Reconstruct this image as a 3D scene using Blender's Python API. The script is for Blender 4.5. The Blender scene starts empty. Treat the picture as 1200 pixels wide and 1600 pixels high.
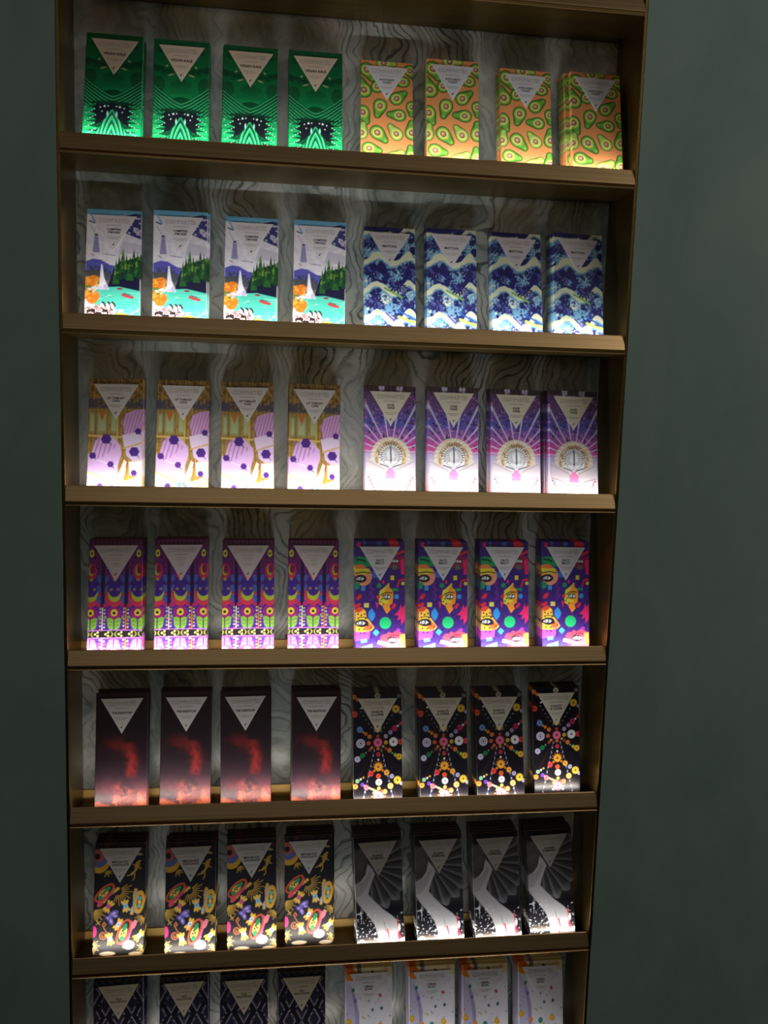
import bpy, math, random
import numpy as np
from mathutils import Matrix, Vector

random.seed(7)
SC = bpy.context.scene
COL = SC.collection
ZT = 2.10            # height of the topmost visible shelf edge
PITCH = 0.2363       # shelf spacing
HALF = 0.400         # half of the inner cabinet width
DEPTH = 0.0975       # front edge of a shelf to the marble
BW, BH, BT = 0.0762, 0.1775, 0.0088   # chocolate bar

# ------------------------------------------------------------------ helpers
def lin(c):
    c = np.asarray(c, dtype=float) / 255.0
    return np.where(c <= 0.04045, c / 12.92, ((c + 0.055) / 1.055) ** 2.4)

def rgba(c):
    r = lin(c)
    return (float(r[0]), float(r[1]), float(r[2]), 1.0)

def link(o, parent=None):
    COL.objects.link(o)
    if parent is not None:
        o.parent = parent
    return o

def mesh_obj(name, verts, faces, mats, parent=None, fmat=None):
    me = bpy.data.meshes.new(name)
    me.from_pydata(verts, [], faces)
    for m in (mats if isinstance(mats, (list, tuple)) else [mats]):
        me.materials.append(m)
    if fmat is not None:
        me.polygons.foreach_set('material_index', fmat)
    me.update()
    return link(bpy.data.objects.new(name, me), parent)

def tag(o, label, cat, group=None):
    o['label'] = label
    o['category'] = cat
    if group:
        o['group'] = group
    return o

def structure(o):
    o['kind'] = 'structure'
    return o

class Nodes:
    def __init__(self, name):
        self.m = bpy.data.materials.new(name)
        self.m.use_nodes = True
        self.t = self.m.node_tree
        self.b = self.t.nodes['Principled BSDF']
    def n(self, kind, **kw):
        nd = self.t.nodes.new(kind)
        for k, v in kw.items():
            if k in nd.inputs.keys():
                nd.inputs[k].default_value = v
            else:
                setattr(nd, k, v)
        return nd
    def l(self, a, b):
        self.t.links.new(a, b)
    def set(self, **kw):
        for k, v in kw.items():
            self.b.inputs[k.replace('_', ' ')].default_value = v
    def ramp(self, stops):
        r = self.n('ShaderNodeValToRGB')
        e = r.color_ramp.elements
        while len(e) < len(stops):
            e.new(0.5)
        for el, (p, c) in zip(e, stops):
            el.position = p
            el.color = rgba(c)
        return r
    def mix(self, fac, a, b, mode='MIX'):
        x = self.n('ShaderNodeMix', data_type='RGBA', blend_type=mode)
        for s, v in ((x.inputs[0], fac), (x.inputs[6], a), (x.inputs[7], b)):
            if hasattr(v, 'is_output'):
                self.l(v, s)
            elif isinstance(v, (int, float)):
                s.default_value = v
            else:
                s.default_value = rgba(v)
        return x.outputs[2]

# ---------------------------------------------------------------- materials
def mat_brass(name, col, rough, streak=1.0):
    N = Nodes(name)
    tc = N.n('ShaderNodeTexCoord')
    mp = N.n('ShaderNodeMapping')
    mp.inputs['Scale'].default_value = (1.5, 60, 260)
    N.l(tc.outputs['Object'], mp.inputs[0])
    no = N.n('ShaderNodeTexNoise', Scale=3.0, Detail=4.0)
    N.l(mp.outputs[0], no.inputs['Vector'])
    d = tuple(int(c * 0.86) for c in col)
    r = N.ramp([(0.3, d), (0.7, col)])
    N.l(no.outputs['Fac'], r.inputs[0])
    N.l(r.outputs[0], N.b.inputs['Base Color'])
    mr = N.n('ShaderNodeMapRange')
    mr.inputs[3].default_value = rough - 0.05
    mr.inputs[4].default_value = rough + 0.07
    N.l(no.outputs['Fac'], mr.inputs[0])
    N.l(mr.outputs[0], N.b.inputs['Roughness'])
    N.set(Metallic=1.0)
    return N.m

def mat_marble():
    N = Nodes('grey_green_marble')
    tc = N.n('ShaderNodeTexCoord')
    # slow warp that bends the upright grain into swirls
    w1 = N.n('ShaderNodeTexNoise', Scale=5.0, Detail=3.0, Roughness=0.5)
    N.l(tc.outputs['Object'], w1.inputs['Vector'])
    sub = N.n('ShaderNodeVectorMath', operation='SUBTRACT')
    N.l(w1.outputs['Color'], sub.inputs[0])
    sub.inputs[1].default_value = (0.5, 0.5, 0.5)
    sc = N.n('ShaderNodeVectorMath', operation='MULTIPLY')
    N.l(sub.outputs[0], sc.inputs[0])
    sc.inputs[1].default_value = (0.30, 0.2, 0.5)
    add = N.n('ShaderNodeVectorMath', operation='ADD')
    N.l(tc.outputs['Object'], add.inputs[0])
    N.l(sc.outputs[0], add.inputs[1])
    def grain(scale, lo, hi, loc, sx=1.0, sz=0.2, det=7.0, rough=0.66, rot=0.15):
        m = N.n('ShaderNodeMapping')
        m.inputs['Scale'].default_value = (sx, 1.0, sz)
        m.inputs['Rotation'].default_value = (0, rot, 0)
        m.inputs['Location'].default_value = loc
        N.l(add.outputs[0], m.inputs[0])
        n = N.n('ShaderNodeTexNoise', Scale=scale, Detail=det, Roughness=rough)
        N.l(m.outputs[0], n.inputs['Vector'])
        r = N.n('ShaderNodeMapRange')
        r.inputs[1].default_value = lo
        r.inputs[2].default_value = hi
        N.l(n.outputs['Fac'], r.inputs[0])
        return r.outputs[0]
    base = N.ramp([(0.0, (96, 110, 107)), (0.35, (148, 158, 154)), (0.6, (178, 184, 180)), (1.0, (212, 215, 209))])
    N.l(grain(13.0, 0.30, 0.70, (0, 0, 0)), base.inputs[0])
    c1 = N.mix(grain(4.2, 0.50, 0.66, (3.3, 0, 1.9), 1.0, 0.55), base.outputs[0], (84, 100, 95))
    c2 = N.mix(grain(3.4, 0.56, 0.74, (7.1, 0, 4.2), 1.0, 0.6, 5.0), c1, (190, 168, 150))
    # hairline grain following the same swirls
    wv = N.n('ShaderNodeTexWave', wave_type='BANDS', bands_direction='X', wave_profile='SIN')
    wv.inputs['Scale'].default_value = 26.0
    wv.inputs['Distortion'].default_value = 4.0
    wv.inputs['Detail'].default_value = 6.0
    wv.inputs['Detail Scale'].default_value = 2.6
    wv.inputs['Detail Roughness'].default_value = 0.7
    sq = N.n('ShaderNodeMapping')
    sq.inputs['Scale'].default_value = (1.0, 1.0, 0.35)
    sq.inputs['Rotation'].default_value = (0, 0.2, 0)
    N.l(add.outputs[0], sq.inputs[0])
    N.l(sq.outputs[0], wv.inputs['Vector'])
    vr = N.n('ShaderNodeMapRange')
    vr.inputs[1].default_value = 0.30
    vr.inputs[2].default_value = 0.02
    N.l(wv.outputs['Fac'], vr.inputs[0])
    mk = N.n('ShaderNodeMath', operation='MULTIPLY')
    N.l(vr.outputs[0], mk.inputs[0])
    N.l(grain(7.0, 0.40, 0.62, (1.3, 0, 9.0), 1.0, 0.5, 4.0), mk.inputs[1])
    c3 = N.mix(mk.outputs[0], c2, (84, 94, 92))
    N.l(c3, N.b.inputs['Base Color'])
    N.set(Roughness=0.3, Specular_IOR_Level=0.3)
    return N.m

def mat_plaster():
    N = Nodes('green_grey_plaster')
    tc = N.n('ShaderNodeTexCoord')
    mp = N.n('ShaderNodeMapping')
    mp.inputs['Scale'].default_value = (1.0, 1.0, 0.45)
    N.l(tc.outputs['Object'], mp.inputs[0])
    a = N.n('ShaderNodeTexNoise', Scale=7.0, Detail=6.0, Roughness=0.6, Distortion=0.6)
    N.l(mp.outputs[0], a.inputs['Vector'])
    r = N.ramp([(0.3, (138, 166, 153)), (0.5, (150, 177, 164)), (0.72, (163, 187, 174))])
    N.l(a.outputs['Fac'], r.inputs[0])
    N.l(r.outputs[0], N.b.inputs['Base Color'])
    bp = N.n('ShaderNodeBump', Strength=0.06)
    f = N.n('ShaderNodeTexNoise', Scale=60.0, Detail=5.0)
    N.l(mp.outputs[0], f.inputs['Vector'])
    N.l(f.outputs['Fac'], bp.inputs['Height'])
    N.l(bp.outputs[0], N.b.inputs['Normal'])
    N.set(Roughness=0.75)
    return N.m

def mat_plain(name, col, rough=0.5, metal=0.0):
    N = Nodes(name)
    no = N.n('ShaderNodeTexNoise', Scale=240.0, Detail=2.0)
    r = N.ramp([(0.3, tuple(int(c * 0.96) for c in col)), (0.7, col)])
    N.l(no.outputs['Fac'], r.inputs[0])
    N.l(r.outputs[0], N.b.inputs['Base Color'])
    N.set(Roughness=rough, Metallic=metal)
    return N.m

def mat_print(name, rough):
    N = Nodes(name)
    at = N.n('ShaderNodeAttribute', attribute_name='print')
    N.l(at.outputs['Color'], N.b.inputs['Base Color'])
    N.set(Roughness=rough)
    return N.m

def mat_led():
    N = Nodes('led_strip_light')
    N.set(Base_Color=(1, 1, 1, 1), Emission_Color=(0.93, 0.97, 1.0, 1), Emission_Strength=3.0)
    return N.m

BRASS = mat_brass('satin_brass', (246, 206, 148), 0.40)
BRASS_D = mat_brass('dark_satin_brass', (140, 114, 62), 0.34)
BRASS_R = mat_brass('brushed_rail_brass', (222, 192, 122), 0.52)
MARBLE = mat_marble()
PLASTER = mat_plaster()
LED = mat_led()
FLOORM = mat_plain('dark_floor', (52, 48, 44), 0.5)
PRINT = mat_print('printed_wrapper', 0.42)
PRINT_G = mat_print('glossy_printed_wrapper', 0.28)

# ------------------------------------------------------------------ art work
class Art:
    """Flat print sampled on a grid; x runs 0..45 across, y runs 0..105 downwards."""
    def __init__(self, nx, ny):
        gx, gy = np.meshgrid(np.linspace(0, 45, nx + 1), np.linspace(105, 0, ny + 1))
        self.x, self.y = gx, gy           # row 0 is the bottom edge
        self.c = np.zeros(gx.shape + (3,))
        self.w = max(45 / nx, 105 / ny) * 0.75
    def put(self, mask, col, a=1.0):
        m = np.clip(mask, 0, 1)[..., None] * a
        col = lin(col) if not isinstance(col, np.ndarray) else col
        self.c = self.c * (1 - m) + col * m
    def sd(self, d):
        return 0.5 - d / self.w
    def rot(self, cx, cy, a):
        ca, sa = math.cos(a), math.sin(a)
        dx, dy = self.x - cx, self.y - cy
        return dx * ca + dy * sa, -dx * sa + dy * ca
    def ell(self, cx, cy, rx, ry, col, a=0.0, al=1.0):
        u, v = self.rot(cx, cy, a)
        k = np.sqrt((u / rx) ** 2 + (v / ry) ** 2)
        self.put(self.sd((k - 1) * min(rx, ry)), col, al)
    def disc(self, cx, cy, r, col, al=1.0):
        self.ell(cx, cy, r, r, col, 0, al)
    def ring(self, cx, cy, r, w, col, al=1.0):
        d = np.abs(np.hypot(self.x - cx, self.y - cy) - r) - w / 2
        self.put(self.sd(d), col, al)
    def box(self, cx, cy, hx, hy, col, a=0.0, al=1.0):
        u, v = self.rot(cx, cy, a)
        self.put(self.sd(np.maximum(np.abs(u) - hx, np.abs(v) - hy)), col, al)
    def poly(self, pts, col, al=1.0):
        p = np.array(pts, float)
        inside = np.zeros(self.x.shape, bool)
        d = np.full(self.x.shape, 1e9)
        for i in range(len(p)):
            (x0, y0), (x1, y1) = p[i], p[(i + 1) % len(p)]
            if y0 != y1:
                cr = ((y0 <= self.y) & (y1 > self.y)) | ((y1 <= self.y) & (y0 > self.y))
                xi = x0 + (self.y - y0) * (x1 - x0) / (y1 - y0)
                inside ^= cr & (self.x < xi)
            d = np.minimum(d, self.seg(x0, y0, x1, y1))
        self.put(self.sd(np.where(inside, -d, d)), col, al)
    def seg(self, x0, y0, x1, y1):
        dx, dy = x1 - x0, y1 - y0
        L = dx * dx + dy * dy + 1e-9
        t = np.clip(((self.x - x0) * dx + (self.y - y0) * dy) / L, 0, 1)
        return np.hypot(self.x - x0 - t * dx, self.y - y0 - t * dy)
    def line(self, pts, w, col, al=1.0):
        d = np.full(self.x.shape, 1e9)
        for (a, b) in zip(pts[:-1], pts[1:]):
            d = np.minimum(d, self.seg(a[0], a[1], b[0], b[1]))
        self.put(self.sd(d - w / 2), col, al)
    def noise(self, scale, seed, octv=4, sx=1.0, sy=1.0, x=None, y=None):
        x = (self.x if x is None else x) * sx / scale
        y = (self.y if y is None else y) * sy / scale
        out = np.zeros_like(x)
        amp, tot = 1.0, 0.0
        rs = np.random.RandomState(seed)
        for o in range(octv):
            tab = rs.rand(128, 128)
            xi, yi = np.floor(x).astype(int), np.floor(y).astype(int)
            fx, fy = x - xi, y - yi
            fx, fy = fx * fx * (3 - 2 * fx), fy * fy * (3 - 2 * fy)
            g = lambda i, j: tab[(xi + i) % 128, (yi + j) % 128]
            out += amp * ((g(0, 0) * (1 - fx) + g(1, 0) * fx) * (1 - fy) + (g(0, 1) * (1 - fx) + g(1, 1) * fx) * fy)
            tot += amp
            amp *= 0.5
            x, y = x * 2 + 11.3, y * 2 + 5.7
        return out / tot
    def grad(self, stops):
        ys = [s[0] for s in stops]
        cs = np.array([lin(s[1]) for s in stops])
        return np.stack([np.interp(self.y, ys, cs[:, k]) for k in range(3)], -1)

def sm(a, lo, hi):
    t = np.clip((a - lo) / (hi - lo), 0, 1)
    return t * t * (3 - 2 * t)

def art_leaf(A):
    xm = np.abs(A.x - 22.5)
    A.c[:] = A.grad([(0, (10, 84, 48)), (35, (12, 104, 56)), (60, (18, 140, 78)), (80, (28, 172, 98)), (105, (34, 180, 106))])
    n = A.noise(9, 3, 4, x=xm, y=A.y)
    A.put(sm(n, 0.52, 0.7) * sm(A.y, 62, 20), (14, 44, 26), 0.75)
    A.put(sm(np.sin(A.y * 0.55 + xm * 0.35 + n * 5), 0.55, 1) * sm(A.y, 45, 30), (26, 112, 60), 0.35)
    # dark side shade leaves and soft centre
    A.ell(22.5, 52, 7, 2.6, (8, 36, 24), 0, .8)
    A.ell(3, 40, 6, 8, (22, 52, 34), .3, .6); A.ell(42, 40, 6, 8, (22, 52, 34), -.3, .6)
    # sweeping ribs meeting in the middle
    q = A.y + (xm ** 1.25) * 0.30 + 1.2 * n
    band = sm(q, 53, 57) * sm(A.y - xm * .12, 64, 61)
    A.put(band * 1.0, (16, 120, 70), .6)
    A.put(sm(np.sin(q * 2.1), -.1, 0.5) * band, (10, 44, 34), 0.85)
    A.put(sm(np.sin(q * 2.1 + 2.6), .8, 0.97) * band, (110, 214, 150), 0.6)
    # pointed fingers from both edges
    row = (A.y / 4.1) % 1.0
    tip = 14.0 - 4 * np.abs(row - 0.5) * 6.0
    fing = sm((xm - 22.5) + tip, -0.4, 0.4)
    side = sm(A.y, 58, 61) * sm(A.y, 99, 93)
    A.put((1 - fing) * side, (10, 40, 30), 0.9)
    A.put(fing * side * sm(np.abs(row - 0.5), .36, .5), (8, 60, 40), 0.6)
    # dark mask with lit drops
    for s in (-1, 1):
        A.poly([(22.5, 61), (22.5 + s * 6, 63.5), (22.5 + s * 12, 62.5), (22.5 + s * 15.5, 66), (22.5 + s * 13, 67.5), (22.5 + s * 16.5, 70), (22.5 + s * 13, 72), (22.5 + s * 16, 75), (22.5 + s * 12, 76.5), (22.5 + s * 14, 81), (22.5 + s * 10, 80), (22.5 + s * 5, 74), (22.5, 70)], (22, 26, 32))
    # gothic arches rising to the middle
    d = np.hypot(xm * 1.0 + 6.5, (A.y - 108) * 0.36)
    arch = (xm < (A.y - 67) * 0.46 + 0.5 + 1.6 * np.sin((A.y - 67) * .07)) & (A.y > 67)
    A.put(arch.astype(float), (40, 176, 110))
    A.put(sm(np.sin(d * 2.6), -0.1, 0.4) * arch, (14, 56, 44), 0.9)
    A.put(sm(np.sin(d * 2.6 + 2.2), 0.86, 0.97) * arch, (120, 226, 170), 0.8)
    A.ell(22.5, 97, 4.6, 7, (96, 136, 116), 0, .6)
    for s in (-1, 1):
        for (dx, y, r) in ((6, 64.5, .8), (9.5, 65.5, .55), (3.2, 64, .5), (8, 69, .5)):
            A.disc(22.5 + s * dx, y, r, (225, 245, 235))
        A.ell(22.5 + s * 3.6, 71, .6, 2.4, (170, 230, 225))
        A.ell(22.5 + s * 8.4, 30.5, 2.6, .7, (150, 160, 110), s * .35); A.ell(22.5 + s * 12, 23, 1.2, .6, (160, 170, 130), s * .6)
        for k in range(26):
            A.disc(22.5 + s * (21 - (k * 7 % 9)), 66 + k * 1.35, .45, (190, 240, 215))

def avocado(A, cx, cy, s, a, lt=0.0):
    """pear shape of size s, its neck pointing along angle a"""
    ca, sa = math.cos(a), math.sin(a)
    def shape(k, col):
        u, v = A.rot(cx, cy, a)
        # smooth pear: round body blended with a smaller neck ball
        d1 = np.hypot(u, v * 1.04) - s
        d2 = np.hypot(u - s * 1.42, v) - s * .36
        h = np.clip(.5 + .5 * (d2 - d1) / (s * 1.9), 0, 1)
        A.put(A.sd(d2 * (1 - h) + d1 * h - s * 1.0 * h * (1 - h) + k), col)
    pale = int(cx * 7 + cy * 3) % 3 == 0
    shape(-0.1, (44, 70, 38)); shape(0.45, (128, 170, 72) if pale else (62, 128, 48)); shape(1.0, (170, 196, 92) if pale else (106, 164, 60)); shape(1.9, (204, 214, 122) if pale else (168, 194, 84))
    A.disc(cx, cy, s * .56, (216, 216, 116))
    A.ell(cx, cy, s * .41, s * .37, (92, 52, 40), a); A.ell(cx, cy, s * .31, s * .28, (164, 112, 88), a)
    A.ell(cx - .3, cy - .3, s * .18, s * .17, (212, 176, 154), a)

def art_avocado(A):
    A.c[:] = lin((222, 146, 88))
    D = math.radians
    for cx, cy, s, a in ((5, 9, 5.6, D(60)), (20, 1.5, 5.2, D(0)), (43, 7, 4.6, D(60)), (37, 18, 4.6, D(170)), (14, 24, 4.8, D(-70)),
                         (2.5, 28, 5.8, D(-110)), (31, 34, 5.2, D(-38)), (16.5, 42, 5.4, D(105)), (33, 49.5, 5.0, D(182)), (1.5, 49, 5.4, D(70)),
                         (44, 41, 4.4, D(90)), (30.5, 67, 5.0, D(-128)), (14, 67, 5.6, D(45)), (0.5, 68, 4.8, D(-80)), (44, 65, 5.4, D(-90)),
                         (7, 82, 5.2, D(10)), (27, 91, 6.2, D(-40)), (43.5, 87, 5.0, D(-95)), (12, 99, 5.0, D(0)), (39, 102, 5.0, D(180))):
        avocado(A, cx, cy, s * 1.28, a)

def art_lake(A):
    n = A.noise(7, 11, 5); f = A.noise(2.2, 12, 3)
    A.c[:] = lin((226, 222, 228))
    A.put(sm(n + (8 - A.y) * .05 - A.x * .006, .45, .62) * (A.y < 14), (96, 168, 210))
    A.put(sm(A.y, 5, 3.5), (104, 172, 208), .9)
    A.put(sm(f, .5, .62) * (A.y < 46) * (A.y > 14), (206, 198, 216), .6)
    A.poly([(26, 6.5), (34, 4), (40, 2.5), (45, 3), (45, 25), (39, 23), (32, 20), (36, 12), (33, 7)], (58, 58, 116))
    A.put(sm(f, .55, .62) * (A.x > 31) * (A.y > 6) * (A.y < 22), (216, 210, 226), .8)
    A.line([(27, 6.4), (34, 5), (41, 3)], 1.1, (34, 34, 58))
    A.poly([(30, 27), (45, 30), (45, 38), (26, 38)], (196, 190, 204))
    A.line([(2, 10.5), (6, 12)], 1.1, (40, 38, 60)); A.line([(3, 14), (6, 20), (9, 23)], .6, (170, 160, 180))
    A.poly([(6.6, 24), (9.6, 24), (11.2, 38), (5.2, 38)], (142, 138, 178)); A.ell(8, 22.6, 1.6, 1, (70, 66, 100))
    A.line([(4, 39.5), (6.5, 41)], .8, (170, 96, 80)); A.line([(14, 39), (24, 40)], .8, (150, 140, 170))
    A.poly([(0, 46), (6, 43.6), (12, 44.2), (20, 48.5), (27, 49.5), (27, 62), (0, 62)], (86, 84, 172))
    A.put(sm(f, .5, .6) * (A.y > 49) * (A.y < 60) * (A.x < 26), (58, 62, 72), .9)
    A.poly([(0, 54), (8, 53), (20, 56), (20, 66), (0, 66)], (72, 76, 68), .9)
    # forest
    A.poly([(20, 62), (23, 52), (27, 46), (45, 40), (45, 71), (30, 69), (18, 68)], (20, 22, 50))
    for k, (x, y0, w) in enumerate(((25, 43, 3), (27.5, 39, 3), (30.5, 33, 3.4), (33.5, 38, 3), (36.5, 39.5, 3.2), (39.5, 33.5, 3.4), (42.5, 36, 3.2), (45, 38, 3))):
        A.poly([(x, y0), (x + w, y0 + 22), (x - w, y0 + 22)], (22, 62, 38) if k % 2 else (34, 88, 40))
        A.put(sm(f, .52, .62) * sm(np.abs(A.x - x + .8), w * .5, 0) * (A.y > y0 + 2) * (A.y < y0 + 19), (122, 168, 62), .85)
    # lake
    A.poly([(8, 71), (16, 68), (28, 67.2), (45, 70.5), (45, 105), (8, 105)], (78, 192, 170))
    A.put(sm(A.noise(6, 15, 3, sy=3), .5, .6) * (A.y > 72) * (A.x > 10), (128, 216, 196), .5)
    A.poly([(12.6, 48), (13.6, 48), (15.4, 60), (19.5, 70), (11, 70), (11.8, 60)], (238, 236, 244))
    A.ell(16.8, 68, 2, 2.4, (196, 186, 222)); A.ell(12.6, 69, 2, 1.6, (216, 210, 232))
    A.ell(28.4, 69, 2.4, .9, (150, 44, 52)); A.line([(31, 74.2), (34, 75.4), (39, 76.2)], 2.2, (190, 52, 64)); A.line([(32, 73), (37, 74.2)], .9, (60, 30, 44))
    A.ell(20.5, 75.5, 1.1, .6, (220, 230, 236)); A.ell(20.5, 76, 1, .4, (60, 50, 90))
    # foliage and rocks
    o = A.noise(1.9, 17, 2)
    for cx, cy, rx, ry in ((3, 64, 6.5, 4.5), (7, 61, 4.5, 3), (2, 75, 5, 4), (6, 79, 4.5, 4), (9, 76, 3, 4)):
        A.ell(cx, cy, rx, ry, (226, 122, 36)); 
    A.put(sm(o, .5, .6) * sm(A.x + n * 8, 14.5, 12.5) * sm(A.y, 58, 61) * sm(A.y, 82, 79), (246, 176, 70), .9)
    A.put(sm(f, .5, .44) * sm(A.x + n * 8, 12, 10) * sm(np.abs(A.y - 70), 4, 2.4), (96, 128, 50), .95)
    r = A.noise(2.6, 19, 3)
    rock = sm(A.y - (82 + 4 * f + (A.x - 14) ** 2 * .015), -.6, .6) * sm(A.x + 10 * f + (92 - A.y) * .4, 32, 30)
    A.put(rock, (238, 228, 226)); A.put(rock * sm(r, .52, .56), (52, 36, 40)); A.put(rock * sm(r, .44, .4), (172, 120, 124))
    for x in (15.5, 20, 23.5):
        A.ell(x, 83, 1.5, 2.8, (44, 34, 50), -.5); A.ell(x - .9, 84.2, 1.2, 2.4, (240, 238, 240), -.5)
    A.put(sm(f + (A.y - 90) * .02 - .1, .42, .52) * (A.x > 22) * (A.y > 84), (222, 240, 230), .85)
    fl = sm(A.y - (97 - 7 * np.exp(-((A.x - 30) / 11) ** 2)), -.8, .8)
    A.put(fl, (232, 158, 62)); A.put(fl * sm(o, .5, .56), (252, 214, 120)); A.put(fl * sm(o, .42, .36), (196, 108, 34))
    A.put(fl * sm(A.noise(5, 21, 3), .58, .66), (150, 166, 72), .8)

def art_swell(A):
    # generic layered blue, cream and navy brush marks
    wx = A.noise(11, 31, 4); wy = A.noise(11, 32, 4)
    n = A.noise(13, 33, 3, x=A.x + wx * 16, y=A.y + wy * 16)
    f = A.noise(2.6, 34, 3)
    A.c[:] = lin((112, 160, 192))
    hump = np.maximum(np.exp(-((A.x - 11) / 9) ** 2), 1.15 * np.exp(-((A.x - 40) / 7) ** 2))
    lay = (A.y + 9 * hump + 7 * n - 9.5) / 26.5
    ph = lay % 1.0
    A.put(sm(ph, .005, .02) * sm(ph + f * .12, .30, .24), (210, 212, 178))
    m = A.noise(8, 36, 3, x=A.x + wy * 9, y=A.y + wx * 9)
    body = sm(ph, .24, .32)
    A.put(body * sm(m + f * .45, .74, .78), (38, 34, 92))
    A.put(body * sm(f, .56, .6) * sm(m + f * .45, .74, .70), (206, 216, 196))
    A.put(body * sm(A.noise(1.7, 39, 2), .63, .67), (54, 50, 124))
    A.put(sm(A.y, 4.6, 3.6) * (A.x < 22), (36, 32, 92))
    A.put(sm(A.y, 80, 98) * sm(f, .44, .56), (230, 236, 240), .8)
    A.line([(18, 57), (26, 61), (33, 65)], 2.0, (120, 166, 86)); A.line([(30, 83), (38, 86), (45, 87.5)], 2.4, (166, 200, 96))
    A.line([(29, 77), (37, 81), (45, 85)], 1.6, (44, 92, 170)); A.line([(19, 80), (26, 87)], 1.8, (92, 84, 160))
    for cx, cy in ((8, 42), (39, 38), (9, 71), (27, 99), (7, 15), (30, 55)):
        for k in range(26):
            a = k * 2.399; r = 1.5 * math.sqrt(k)
            A.ell(cx + r * math.cos(a), cy + r * math.sin(a) * .8, 1.9, .9, (38, 34, 92) if k % 4 else (74, 76, 150), a)

def art_cake(A):
    A.c[:] = lin((150, 118, 52))
    A.put(sm(np.sin(A.x * 1.9) , .3, .8), (184, 152, 84), .6)
    A.put(sm(A.noise(3, 41, 3), .55, .62), (104, 78, 36), .5)
    for cx, cy, hx, hy in ((11, 39, 4.2, 9), (21, 39, 2.6, 9), (3, 39, 2, 9), (21, 57, 3, 6), (21, 72, 2.6, 8)):
        A.box(cx, cy, hx, hy, (150, 150, 96)); A.box(cx, cy, hx * .7, hy * .8, (166, 178, 130))
    A.poly([(8, 28), (14, 28), (12.5, 34), (11, 38), (9.5, 34)], (186, 110, 44)); A.line([(0, 50.5), (27, 51.5)], 1.6, (214, 180, 104)); A.line([(24, 28), (24, 80)], 1.2, (206, 172, 92))
    n = A.noise(2.0, 42, 3, sy=.7)
    A.put(sm(A.y, 16, 19) * sm(A.y, 28, 25) * sm(n, .36, .46), (66, 64, 84), .92)
    A.put((A.y < 17) * sm(A.noise(2.4, 43, 3), .5, .58), (96, 70, 30), .8)
    A.put((A.y < 4) * sm(np.sin(A.x * 2.5 + np.sin(A.y * 3)), .4, .7), (74, 54, 28), .8)
    # right-hand tiered cake
    A.poly([(28, 38), (31, 31), (38, 28), (45, 27), (45, 50), (31, 52)], (206, 160, 206)); A.put((A.x > 28) * (A.y > 28) * (A.y < 50) * sm(np.sin(A.x * 2.3 + A.y * .6), .3, .8) * sm(A.x * .5 + A.y, 46, 50), (166, 96, 160), .8)
    A.poly([(28, 50), (45, 46), (45, 57), (30, 60.5)], (222, 200, 226)); A.poly([(31, 60), (45, 55.5), (45, 73), (38, 73), (32, 68)], (214, 188, 224)); A.poly([(34, 73), (45, 71), (45, 86), (35, 85)], (238, 228, 240))
    for k in range(13):
        A.disc(29.5 + k * 1.3, 61.5 - k * .42, .75, (206, 166, 92)); A.disc(34 + k, 73.4 - k * .16, .5, (216, 176, 130))
    # left-hand tiered cake
    A.poly([(3, 66), (6, 55), (11, 50.5), (19, 50.5), (27, 59), (28, 66), (25, 77), (12, 74)], (212, 172, 218)); A.put((A.x < 28) * (A.y > 52) * (A.y < 74) * sm(np.sin(A.x * 1.7 + A.y * .45), .35, .8) * sm(A.y - A.x * .45, 46, 50) * sm(A.x, 3, 6) * sm(A.x * .8 + A.y, 80, 78), (168, 104, 178), .85)
    A.poly([(0, 66), (12, 73), (25, 77), (25, 86), (22, 91), (0, 82)], (206, 168, 220)); A.poly([(0, 82), (22, 91), (26, 96), (26, 105), (0, 105)], (244, 234, 246))
    for k in range(17):
        A.disc(.5 + k * 1.4, 82.4 + k * .62, .95, (210, 166, 78)); A.disc(.3 + k * 1.4, 82.1 + k * .62, .4, (246, 220, 160)); A.disc(5 + k * 1.2, 70.8 + k * .42, .45, (244, 232, 246))
    A.poly([(23, 90), (28, 78), (30.5, 70), (33, 73), (31, 84), (28, 93)], (240, 220, 190)); A.line([(30, 70.5), (33, 73), (32, 78)], 1, (150, 60, 60)); A.line([(26, 92), (34, 90), (42, 87)], 1.8, (238, 214, 176)); A.line([(37, 91), (42, 90), (42.3, 86)], .9, (140, 70, 66))
    A.poly([(28, 92), (45, 84), (45, 105), (26, 105)], (238, 216, 168), .8)
    for a in range(9):
        A.box(24 + 4 * math.cos(a * 1.7), 96 + 3.6 * math.sin(a * 2.3), 2.2, 1.4, ((150, 184, 226), (206, 220, 242), (112, 146, 200))[a % 3], a)
        A.box(34 + 4 * math.cos(a * 1.9), 97 + 3.4 * math.sin(a * 2.1), 1.8, 1.3, ((206, 204, 236), (230, 226, 244), (176, 170, 214))[a % 3], a)
    for cx, cy, r in ((15, 53.5, 4.2), (4, 68, 2.8), (19, 75.5, 2.7), (41.5, 46.5, 2.7), (38.5, 64.5, 4.1), (38.5, 83, 2.6), (10.5, 94, 2.5)):
        for k in range(6):
            A.disc(cx + r * .55 * math.cos(k * 1.047), cy + r * .55 * math.sin(k * 1.047), r * .5, (70, 34, 120))
        A.disc(cx, cy, r * .62, (88, 44, 142)); A.ring(cx, cy, r * .35, r * .16, (46, 20, 84)); A.line([(cx + r * .6, cy + r * .6), (cx + r, cy + r * 1.3)], .7, (70, 34, 120))

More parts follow.
